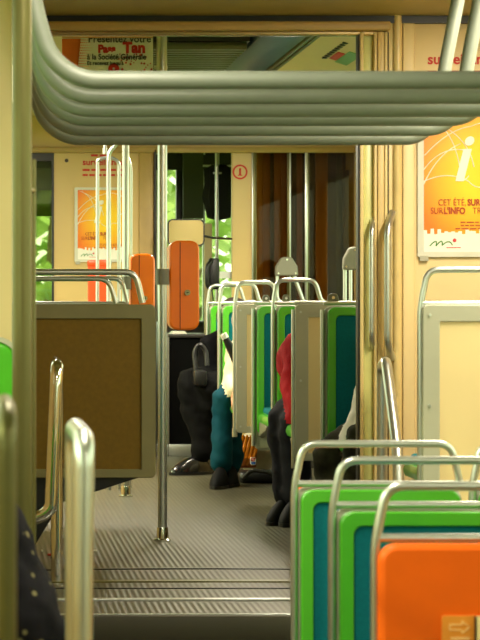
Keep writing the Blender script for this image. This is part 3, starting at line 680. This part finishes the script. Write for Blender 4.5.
# low floor litter
for px, py, lab, m, kx in ((50, 556, 'red scrap on the floor left of the hoop handrail', mat('litter_red', (200, 60, 40)), 6), (95, 552, 'crumpled cream scrap right of the hoop handrail', WHITE, 4), (42, 552, 'tiny white scrap nearest the left edge of the floor', WHITE, 2)):
    s = (py-HY)/.9; Y = F/s; p = at(px, py, Y)
    def f(b):
        r_ = bmesh.ops.create_icosphere(b, subdivisions=2, radius=1)
        for v in b.verts:
            v.co = Vector((v.co.x*kx/2.2/s, v.co.y*.02, (v.co.z+1)*.004))*(1+.4*noise.noise(v.co*3))
    o = mk('paper_scrap', f, m); o.location = (p.x, p.y, UP+.0005); tag(o, lab, 'litter')
# ---------------- people ----------------
def limb(b, pts, rads, n=14, sub=6):
    """smooth tapered limb: Catmull-Rom through the joints, round ends"""
    pts = [Vector(p) for p in pts]; out = []; rr = []
    for i in range(len(pts)-1):
        p0 = pts[max(i-1, 0)]; p1 = pts[i]; p2 = pts[i+1]; p3 = pts[min(i+2, len(pts)-1)]
        for k in range(sub):
            t = k/sub
            out.append(.5*((2*p1)+(p2-p0)*t+(2*p0-5*p1+4*p2-p3)*t*t+(3*p1-p0-3*p2+p3)*t**3)); rr.append(rads[i]*(1-t)+rads[i+1]*t)
    out.append(pts[-1]); rr.append(rads[-1])
    tube(b, out, rr, n)
    for p, r in list(zip(pts, rads)):
        q_ = bmesh.ops.create_uvsphere(b, u_segments=14, v_segments=10, radius=r*.985)
        for v in q_['verts']: v.co += p
def fused(name, fn, vox=.014):
    bm = bmesh.new(); fn(bm); bmesh.ops.recalc_face_normals(bm, faces=bm.faces)
    me = bpy.data.meshes.new(name); bm.to_mesh(me); bm.free()
    o = bpy.data.objects.new(name, me); C.objects.link(o)
    md = o.modifiers.new('r', 'REMESH'); md.mode = 'VOXEL'; md.voxel_size = vox
    m2 = o.modifiers.new('s', 'SMOOTH'); m2.iterations = 5; m2.factor = .5
    bpy.context.view_layer.update()
    nm = bpy.data.meshes.new_from_object(o.evaluated_get(bpy.context.evaluated_depsgraph_get())); bpy.data.objects.remove(o)
    for p in nm.polygons: p.use_smooth = True
    return nm
def hand(parent, wrist, d, up, m, s=1.0):
    d = d.normalized(); side = d.cross(up).normalized(); up = side.cross(d)
    def f(b):
        tube(b, [wrist, wrist+d*.03*s, wrist+d*.07*s, wrist+d*.09*s], [.022*s, .032*s, .036*s, .02*s], 10)
        for i, (o_, L) in enumerate(((-.027, .065), (-.009, .075), (.009, .07), (.026, .055))):
            a_ = wrist+d*.075*s+side*o_*s
            tube(b, [a_, a_+d*L*.45*s-up*.008*s, a_+d*L*.75*s-up*.03*s, a_+d*L*.7*s-up*.055*s], [.009*s, .0085*s, .008*s, .006*s], 8)
        a_ = wrist+d*.03*s-side*.025*s
        tube(b, [a_, a_-side*.025*s+d*.02*s, a_-side*.03*s+d*.05*s-up*.015*s], [.011*s, .010*s, .007*s], 8)
    return mk('hand', f, m, parent)
def person(label, J, R, mats, name='person', hair=None, shoe=None, hood=False, hands=True):
    """J: joints in world space.  one continuous skinned body, coloured by the nearest bone"""
    keys = [k_ for k_ in J if k_[:3] != 'toe']; idx = {k_: i for i, k_ in enumerate(keys)}
    bones = [('pelvis', 'waist'), ('waist', 'chest'), ('chest', 'neck'), ('neck', 'head'), ('head', 'crown')]
    for s in 'LR':
        bones += [('chest', 'sh'+s), ('sh'+s, 'el'+s), ('el'+s, 'wr'+s), ('pelvis', 'hip'+s), ('hip'+s, 'kn'+s), ('kn'+s, 'an'+s)]
    base = J['pelvis'].copy(); base.z = J['anL'].z-.115
    g = lambda k_: J[k_]-base
    r_ = lambda k_: R[k_][0] if isinstance(R[k_], tuple) else R[k_]
    def bodyfn(b):
        limb(b, [g('pelvis'), g('waist'), g('chest')], [r_('pelvis'), r_('waist'), r_('chest')*.9])
        limb(b, [g('shL'), g('chest')+(g('neck')-g('chest'))*.35, g('shR')], [r_('sh'), .09, r_('sh')])
        limb(b, [g('chest'), g('neck'), g('head')], [.09, r_('neck'), .05])
        hc_ = (g('head')+g('crown'))/2
        q_ = bmesh.ops.create_uvsphere(b, u_segments=20, v_segments=14, radius=1)
        for v in q_['verts']: v.co = hc_+Vector((v.co.x*.078, v.co.y*.088, v.co.z*.105))
        for s_ in 'LR':
            S, E, W_ = g('sh'+s_), g('el'+s_), g('wr'+s_)
            limb(b, [S, (S+E)/2, E, (E+W_)/2, W_], [r_('sh')*.95, r_('el')*1.05, r_('el'), r_('el')*.9, r_('wr')])
            H_, K, A_ = g('hip'+s_), g('kn'+s_), g('an'+s_)
            cal = (K*.62+A_*.38)+Vector((0, .012, 0)); low = A_+Vector((0, 0, .10))
            limb(b, [g('pelvis'), H_], [r_('hip'), r_('hip')])
            limb(b, [H_, (H_+K)/2, K], [r_('hip'), (r_('hip')+r_('kn'))/2, r_('kn')])
            limb(b, [K, cal, low, A_], [r_('kn'), r_('kn')*.92, r_('an'), r_('an')*1.06])
    me = fused(name, bodyfn)
    t = thing(name, label, 'person', base)
    o = bpy.data.objects.new('body', me); C.objects.link(o); o.parent = t
    order = ['top', 'trousers', 'skin', 'shoes']
    for k_ in order: me.materials.append(mats[k_])
    kind = {}
    for a_, b_ in bones:
        kd = 'top'
        if b_[:-1] in ('kn', 'an') and b_[-1] in 'LR': kd = 'trousers'
        if b_[:2] in ('hi',): kd = 'trousers'
        if b_ in ('head', 'crown'): kd = 'skin'
        kind[(a_, b_)] = order.index(kd)
    for p in me.polygons:
        c_ = p.center+base; best = 9; bi = 0
        for (a_, b_), kd in kind.items():
            A_ = J[a_]; B_ = J[b_]; ab = B_-A_; tt = max(0, min(1, (c_-A_).dot(ab)/max(ab.length_squared, 1e-6)))
            dd = (c_-(A_+ab*tt)).length-.3*R[a_[:-1] if a_[-1] in 'LR' and a_ not in R else a_][0]
            if dd < best: best = dd; bi = kd
        p.material_index = bi
    # fold the cloth a little
    for v in me.vertices:
        n_ = noise.noise(Vector((v.co.x*10, v.co.y*10, v.co.z*22+v.co.x*12)))*.011+noise.noise(v.co*36)*.004
        if (v.co+base-(J['head']+J['crown'])/2).length < .13: n_ = 0
        v.co += v.normal*n_
    if hands:
        for s in 'LR':
            hand(t, J['wr'+s]-base+(J['wr'+s]-J['el'+s]).normalized()*.03, J['wr'+s]-J['el'+s], Vector((0, 0, 1)), mats['skin'], .85)
    f = (J['face']-J['head']).normalized() if 'face' in J else Vector((-.6, -.6, -.5)).normalized()
    hc = (J['head']+J['crown'])/2-base
    sd = f.cross(Vector((0, 0, 1))).normalized(); u_ = sd.cross(f)
    def ball(b, c_, rx, ry=None, rz=None):
        r_ = bmesh.ops.create_uvsphere(b, u_segments=20, v_segments=14, radius=1)
        for v in r_['verts']: v.co = c_+sd*v.co.x*rx+f*v.co.y*(ry or rx)+u_*v.co.z*(rz or rx)
    mk('nose', lambda b: ball(b, hc+f*.085, .012, .02, .024), mats['skin'], t)
    mk('mouth', lambda b: ball(b, hc+f*.078-u_*.045, .024, .008, .006), mat('lips', (150, 80, 66)), t)
    for s in (-1, 1):
        mk('eye', lambda b: ball(b, hc+f*.076+sd*s*.03+u_*.02, .010, .007, .006), WHITE, t)
        mk('ear', lambda b: ball(b, hc+sd*s*.078, .010, .02, .03), mats['skin'], t)
    if hair: mk('hair', lambda b: ball(b, hc-f*.022+u_*.022, .092, .100, .105), hair, t)
    for s in 'LR':
        A_ = J['an'+s]-base; A_.z = 0; B_ = J['toe'+s]-base; dd = (B_-A_); dd.z = 0; dd.normalize(); sdd = dd.cross(Vector((0, 0, 1)))
        def sh(b):
            r_ = bmesh.ops.create_uvsphere(b, u_segments=24, v_segments=14, radius=1)
            c_ = A_+dd*.06; c_.z = 0
            for v in r_['verts']:
                x, y, z = v.co; wdt = .046*(1+.15*y-.10*y*y)
                hgt = .085 if y < 0 else .085*(1-.42*y)
                zz_ = max(z, -.0)*hgt*(1.1 if y < -.1 else 1)
                v.co = c_+dd*y*.125+sdd*x*wdt*.92+Vector((0, 0, zz_+.012))
        sho = mk('shoe', sh, shoe, t)
        def so_(b):
            c_ = A_+dd*.06; c_.z = 0
            out = [(dd.x*.128*math.cos(a_)+sdd.x*.045*math.sin(a_)+c_.x, dd.y*.128*math.cos(a_)+sdd.y*.045*math.sin(a_)+c_.y) for a_ in [2*PI*i/24 for i in range(24)]]
            prism(b, out, 'z', .001, .016)
        mk('sole', so_, BLACK, sho)
    return t, base
RR = dict(pelvis=(.125, .12), waist=(.12, .11), chest=(.135, .12), neck=(.055, .055), head=(.075, .08), crown=(.06, .065), sh=(.065, .07), el=(.048, .05), wr=(.034, .036), hip=(.085, .09), kn=(.064, .07), an=(.052, .058), toe=(.03, .03), face=(.01, .01))
SKIN = mat('skin', (206, 150, 116), .5); BCL = mat('black_wool', (7, 7, 10), .9, spec=.12, var=.2, bump=.3)
TROU = mat('charcoal_trousers', (10, 10, 11), .9, spec=.12, var=.2, bump=.2); TTEAL = mat('teal_trousers', (6, 62, 76), .75, spec=.12, var=.15, bump=.2)
CRM = mat('cream_knit', (222, 208, 176), .8); RED = mat('red_fleece', (150, 22, 32), .85, spec=.12, var=.12, bump=.3); DEN = mat('dark_denim', (24, 23, 32), .8, spec=.12, var=.2, bump=.3)
SHT = mat('white_cotton', (232, 230, 226), .7, bump=.2); SHOE = mat('black_leather', (20, 19, 20), .18, spec=.7); SHOE2 = mat('black_canvas', (15, 15, 17), .7, spec=.12)
HAIR = mat('dark_hair', (40, 28, 20), .6, var=.3); GHAIR = mat('grey_hair', (150, 146, 138), .6, var=.2)
CAMO = mat('camouflage_cloth', (44, 44, 32), .85, spec=.12, var=.6, scale=18)
V = Vector
def P(px, py, Y): return at(px, py, Y)
# person 1, black jacket, farthest
R1 = dict(RR); R1.update(kn=(.080, .07), an=(.058, .06), hip=(.10, .10), el=(.072, .07), wr=(.045, .05), sh=(.085, .08))
J = dict(pelvis=P(232, 376, 13.0), waist=P(232, 362, 12.97), chest=P(229, 350, 12.88), neck=P(231, 335, 12.78), head=P(233, 327, 12.70), crown=P(234, 318, 12.64),
         shL=P(213, 348, 12.80), elL=P(209, 375, 12.78), wrL=P(207, 384, 12.80), shR=P(248, 346, 12.90), elR=P(244, 372, 12.68), wrR=P(236, 386, 12.7),
         hipL=P(222, 384, 12.92), knL=P(191, 383, 12.62), anL=P(201, 461, 12.60), toeL=P(184, 471, 12.56),
         hipR=P(240, 384, 12.92), knR=P(212, 388, 12.55), anR=P(212, 458, 12.68), toeR=P(198, 466, 12.62))
for s in 'LR': J['an'+s].z = UP+.115; J['toe'+s].z = UP+.045
p1, b1 = person('person in black jacket and charcoal trousers with polished black shoes, farthest down the aisle', J, R1, dict(top=BCL, trousers=TROU, skin=SKIN, shoes=SHOE), hair=HAIR, shoe=SHOE)
# black shoulder bag strap loop
tag(mk('shoulder_bag', lambda b: (tube(b, [at(196, 372, 12.54), at(194, 352, 12.56), at(199, 343, 12.56), at(206, 350, 12.56), at(207, 366, 12.54)], .012, r=.04), box(b, at(193, 0, 12.54).x, at(206, 0, 12.54).x, 12.46, 12.60, at(0, 386, 12.54).z, at(0, 370, 12.54).z, .015)), BLACK), 'black bag with looped strap on the lap of the person in black jacket', 'bag')
# person 2, teal trousers
R2 = dict(RR); R2.update(kn=(.062, .06), an=(.054, .06), hip=(.085, .08), el=(.055, .06), wr=(.04, .05))
J = dict(pelvis=P(250, 388, 12.0), waist=P(250, 374, 11.98), chest=P(249, 358, 11.92), neck=P(250, 341, 11.85), head=P(250, 332, 11.8), crown=P(250, 322, 11.76),
         shL=P(239, 352, 11.88), elL=P(234, 380, 11.80), wrL=P(236, 392, 11.62), shR=P(267, 352, 11.95), elR=P(268, 380, 11.85), wrR=P(252, 394, 11.7),
         hipL=P(240, 396, 11.95), knL=P(224, 399, 11.76), anL=P(222, 475, 11.74), toeL=P(216, 484, 11.60),
         hipR=P(257, 396, 11.95), knR=P(233, 404, 11.80), anR=P(232, 472, 11.86), toeR=P(227, 480, 11.72))
for s in 'LR': J['an'+s].z = UP+.115; J['toe'+s].z = UP+.04
p2, b2 = person('person in teal trousers and cream top beside the orange shopping bag', J, R2, dict(top=CRM, trousers=TTEAL, skin=SKIN, shoes=SHOE2), hair=GHAIR, shoe=SHOE2)
t = thing('folded_umbrella', 'black folded umbrella with white tip held upright by the person in teal trousers', 'umbrella', at(232, 350, 11.55))
O = at(232, 350, 11.55)
mk('canopy', lambda b: tube(b, [at(225, 337, 11.55)-O, at(229, 345, 11.55)-O, at(238, 364, 11.55)-O], [.014, .02, .022], 12), BLACK, t)
mk('tip', lambda b: tube(b, [at(223, 334, 11.55)-O, at(225.5, 338.5, 11.55)-O], .018, 12), WHITE, t)
# person 3, red hood
J = dict(pelvis=P(312, 395, 10.02), waist=P(310, 380, 9.99), chest=P(305, 362, 9.93), neck=P(309, 351, 9.82), head=P(312, 350, 9.74), crown=P(315, 339, 9.68),
         shL=P(299, 349, 9.86), elL=P(293, 384, 9.80), wrL=P(298, 412, 9.70), shR=P(327, 353, 9.95), elR=P(330, 385, 9.85), wrR=P(318, 398, 9.75),
         hipL=P(301, 410, 9.95), knL=P(285, 421, 9.84), anL=P(287, 506, 9.84), toeL=P(276, 518, 9.74),
         hipR=P(318, 410, 9.95), knR=P(296, 424, 9.76), anR=P(297, 502, 9.78), toeR=P(287, 515, 9.66))
for s in 'LR': J['an'+s].z = UP+.115; J['toe'+s].z = UP+.045
R3 = dict(RR); R3['an'] = (.058, .06); R3['kn'] = (.074, .07); R3['hip'] = (.10, .1); R3['el'] = (.058, .06); R3['sh'] = (.075, .07); R3['wr'] = (.045, .05)
p3, b3 = person('person in red hooded fleece and dark trousers, leaning forward behind the cream seat back', J, R3, dict(top=RED, trousers=DEN, skin=SKIN, shoes=SHOE2), hair=RED, shoe=SHOE2)
for o_ in p3.children:
    if o_.name.startswith('hair'): o_.name = 'hood'; o_.scale = (1, 1, 1)
# person 4, white shirt mostly behind the door leaf
J = dict(pelvis=P(396, 412, 8.78), waist=P(396, 392, 8.78), chest=P(396, 345, 8.78), neck=P(396, 294, 8.76), head=P(396, 272, 8.74), crown=P(396, 248, 8.74),
         shL=P(388, 335, 8.76), elL=P(356, 380, 8.76), wrL=P(353, 446, 8.70), shR=P(428, 316, 8.76), elR=P(440, 380, 8.76), wrR=P(426, 430, 8.66),
         hipL=P(380, 425, 8.76), knL=P(342, 448, 8.66), anL=P(333, 530, 8.66), toeL=P(318, 545, 8.60),
         hipR=P(400, 425, 8.76), knR=P(362, 440, 8.56), anR=P(350, 530, 8.56), toeR=P(330, 545, 8.54))
for s in 'LR': J['an'+s].z = UP+.115; J['toe'+s].z = UP+.045
J['wrL'] = P(356, 440, 8.66); J['elL'] = P(371, 388, 8.74)
J['knL'] = P(330, 455, 8.74)
R4 = dict(RR); R4.update(el=(.062, .06), wr=(.055, .05))
p4, b4 = person('person in white shirt mostly hidden by the folded door leaf', J, R4, dict(top=SHT, trousers=CAMO, skin=SKIN, shoes=SHOE2), hair=HAIR, shoe=SHOE2)
# near person at lower left
COAT = mat('dark_patterned_coat', (20, 19, 24), .85, spec=.12, var=.3, scale=30, bump=.4)
nt = COAT.node_tree; vo = nt.nodes.new('ShaderNodeTexVoronoi'); vo.inputs['Scale'].default_value = 26
cr = nt.nodes.new('ShaderNodeValToRGB'); cr.color_ramp.elements[0].position = .14; cr.color_ramp.elements[0].color = (1, 1, 1, 1); cr.color_ramp.elements[1].position = .22; cr.color_ramp.elements[1].color = (0, 0, 0, 1)
tcc = nt.nodes.new('ShaderNodeTexCoord'); mxx = nt.nodes.new('ShaderNodeMix'); mxx.data_type = 'RGBA'; mxx.inputs[7].default_value = (.16, .14, .07, 1)
nt.links.new(tcc.outputs['Object'], vo.inputs['Vector']); nt.links.new(vo.outputs['Distance'], cr.inputs[0]); nt.links.new(cr.outputs[0], mxx.inputs[0])
nt.links.new([n for n in nt.nodes if n.type == 'VALTORGB' and n != cr][0].outputs[0], mxx.inputs[6]); nt.links.new(mxx.outputs[2], nt.nodes['Principled BSDF'].inputs['Base Color'])
J = dict(pelvis=V((-.18, 4.95, .52)), waist=V((-.18, 4.96, .65)), chest=V((-.17, 4.97, .82)), neck=V((-.17, 4.99, 1.03)), head=V((-.17, 5.0, 1.12)), crown=V((-.17, 5.0, 1.24)),
         shR=V((.0, 4.90, .89)), elR=V((.10, 4.86, .66)), wrR=V((.05, 5.06, .58)), shL=V((-.34, 4.95, .9)), elL=V((-.40, 4.93, .68)), wrL=V((-.28, 5.12, .62)),
         hipR=V((-.09, 4.97, .50)), knR=V((-.06, 5.36, .50)), anR=V((-.06, 5.42, .115)), toeR=V((-.06, 5.56, .045)),
         hipL=V((-.27, 4.97, .50)), knL=V((-.28, 5.36, .50)), anL=V((-.28, 5.42, .115)), toeL=V((-.28, 5.56, .045)), face=V((-.17, 5.2, 1.15)))
R5 = dict(RR); R5['sh'] = (.095, .10); R5['el'] = (.085, .10); R5['wr'] = (.055, .06); R5['chest'] = (.16, .1); R5['pelvis'] = (.16, .14)
keys = [k_ for k_ in J if k_ != 'face']; fc = J.pop('face')
J2 = dict(J)
p5, b5 = person('person in dark speckled coat seated nearest at lower left, seen from behind', J2, R5, dict(top=COAT, trousers=TROU, skin=SKIN, shoes=SHOE2), hair=HAIR, shoe=SHOE2)
seat('green seat under the person in the dark speckled coat', -.42, 4.76, .42, 0, 'away', 'green', 'none', None, .38)

# ---------------- bag by person 2 ----------------
t = thing('shopping_bag', 'grey plastic carrier bag on the floor between the seats', 'bag', (at(256, 0, 12.35).x, 12.35, UP+.01))
def bagm(b):
    r_ = bmesh.ops.create_uvsphere(b, u_segments=28, v_segments=20, radius=1)
    for v in r_['verts']:
        x, y, z = v.co; k_ = 1 if z < 0 else 1-.35*z
        v.co = V((x*.085*k_, y*.10*k_, .118+z*.11))
        v.co += v.co.normalized()*noise.noise(V((x*3, y*3, z*2)))*.02
mk('body', bagm, mat('grey_plastic_film', (178, 168, 142), .35, var=.2, coat=.3), t).scale = (1.2, 1, 1.05)
def bagw(b):
    for i in range(6):
        x = -.075+i*.020
        tube(b, [(x-.01, -.045, .06), (x-.002, -.085, .10), (x+.012, -.09, .15), (x+.03, -.055, .205)], [.011, .013, .012, .008], 8)
t2 = thing('biscuit_packet', 'orange and yellow packet with a small red and blue mark, on the grey bag', 'packet', (at(247, 0, 12.25).x, 12.25, UP+.02))
mk('wrapper', bagw, mat('yellow_orange_wrap', (206, 116, 12), .35, var=.45, scale=10), t2)
mk('backing', lambda b: box(b, -.085, .045, -.05, -.02, .04, .20, .012), mat('wrap_brown', (140, 66, 20), .4, var=.4), t2)
mk('mark', lambda b: prism(b, rrect(.005, .035, .06, .10, .008), 'y', -.106, -.098), WHITE, t2)
mk('mark', lambda b: (box(b, .009, .014, -.109, -.105, .08, .097), box(b, .009, .018, -.109, -.105, .08, .085), box(b, .021, .026, -.109, -.105, .08, .097), box(b, .021, .032, -.109, -.105, .092, .097)), REDINK, t2)
mk('mark', lambda b: box(b, .009, .031, -.109, -.105, .064, .076), mat('mark_blue', (50, 90, 160)), t2)
t = thing('backpack', 'dark bag under the seats between the grey bag and the dark trousers', 'bag', (at(270, 0, 12.0).x, 12.0, UP))
mk('body', lambda b: box(b, -.16, .10, -.05, .12, .0, .06, .025, 3), BLACK, t)
mk('strap', lambda b: tube(b, [(-.14, -.05, .03), (-.10, -.08, .07), (-.02, -.08, .06), (.02, -.05, .03)], .01, r=.02), DKGREY, t)

# ---------------- outside ----------------
GR = mat('grass', (110, 150, 50), .9, var=.3, scale=2)
gnd = struct('ground', lambda b: box(b, -40, 40, -20, 70, -.75, -.7), GR, smooth=False)
def leafmat(nm, c1, c2):
    m = mat(nm, c1, .8, var=.1); nt = m.node_tree; r = [n for n in nt.nodes if n.type == 'VALTORGB'][0]
    n = [n for n in nt.nodes if n.type == 'TEX_NOISE'][0]; n.inputs['Scale'].default_value = 2.2; n.inputs['Detail'].default_value = 8
    r.color_ramp.elements[0].color = lin(c1)+(1,); r.color_ramp.elements[1].color = lin(c2)+(1,); return m
LF = [leafmat('leaf_a', (84, 118, 50), (196, 216, 130)), leafmat('leaf_b', (110, 142, 70), (220, 234, 170))]
def tree(x, y, h, r, lab, m):
    t = thing('tree', lab, 'tree', (x, y, -.7))
    mk('trunk', lambda b: tube(b, [(0, 0, 0), (.1, 0, h*.5)], [.2, .12], 10), mat('bark', (90, 74, 50), .9), t)
    def crown(b):
        random.seed(int(x*10+y))
        for i in range(900):
            a_ = random.uniform(0, 2*PI); u_ = random.uniform(-1, 1); rr_ = r*random.uniform(.55, 1)
            c_ = V((math.cos(a_)*math.sqrt(1-u_*u_)*rr_, math.sin(a_)*math.sqrt(1-u_*u_)*rr_, h*.52+u_*rr_*(h*.48/r)))
            n_ = V((random.gauss(0, 1), random.gauss(0, 1), random.gauss(0, 1))).normalized(); s_ = n_.cross(V((0, 0, 1))).normalized()*random.uniform(.12, .3); q_ = n_.cross(s_).normalized()*random.uniform(.1, .2)
            vs_ = [b.verts.new(c_+s_), b.verts.new(c_+q_), b.verts.new(c_-s_), b.verts.new(c_-q_)]; b.faces.new(vs_)
    mk('foliage', crown, m, t, smooth=False)
tree(1.0, 34, 7, 3.0, 'leafy green tree seen through the far left end window', LF[0])
tree(4.2, 46, 7, 2.6, 'pale green tree seen through the windscreen left of the mirror', LF[1])
tree(-6.0, 40, 6, 2.4, 'green tree beyond the tracks to the left', LF[0])
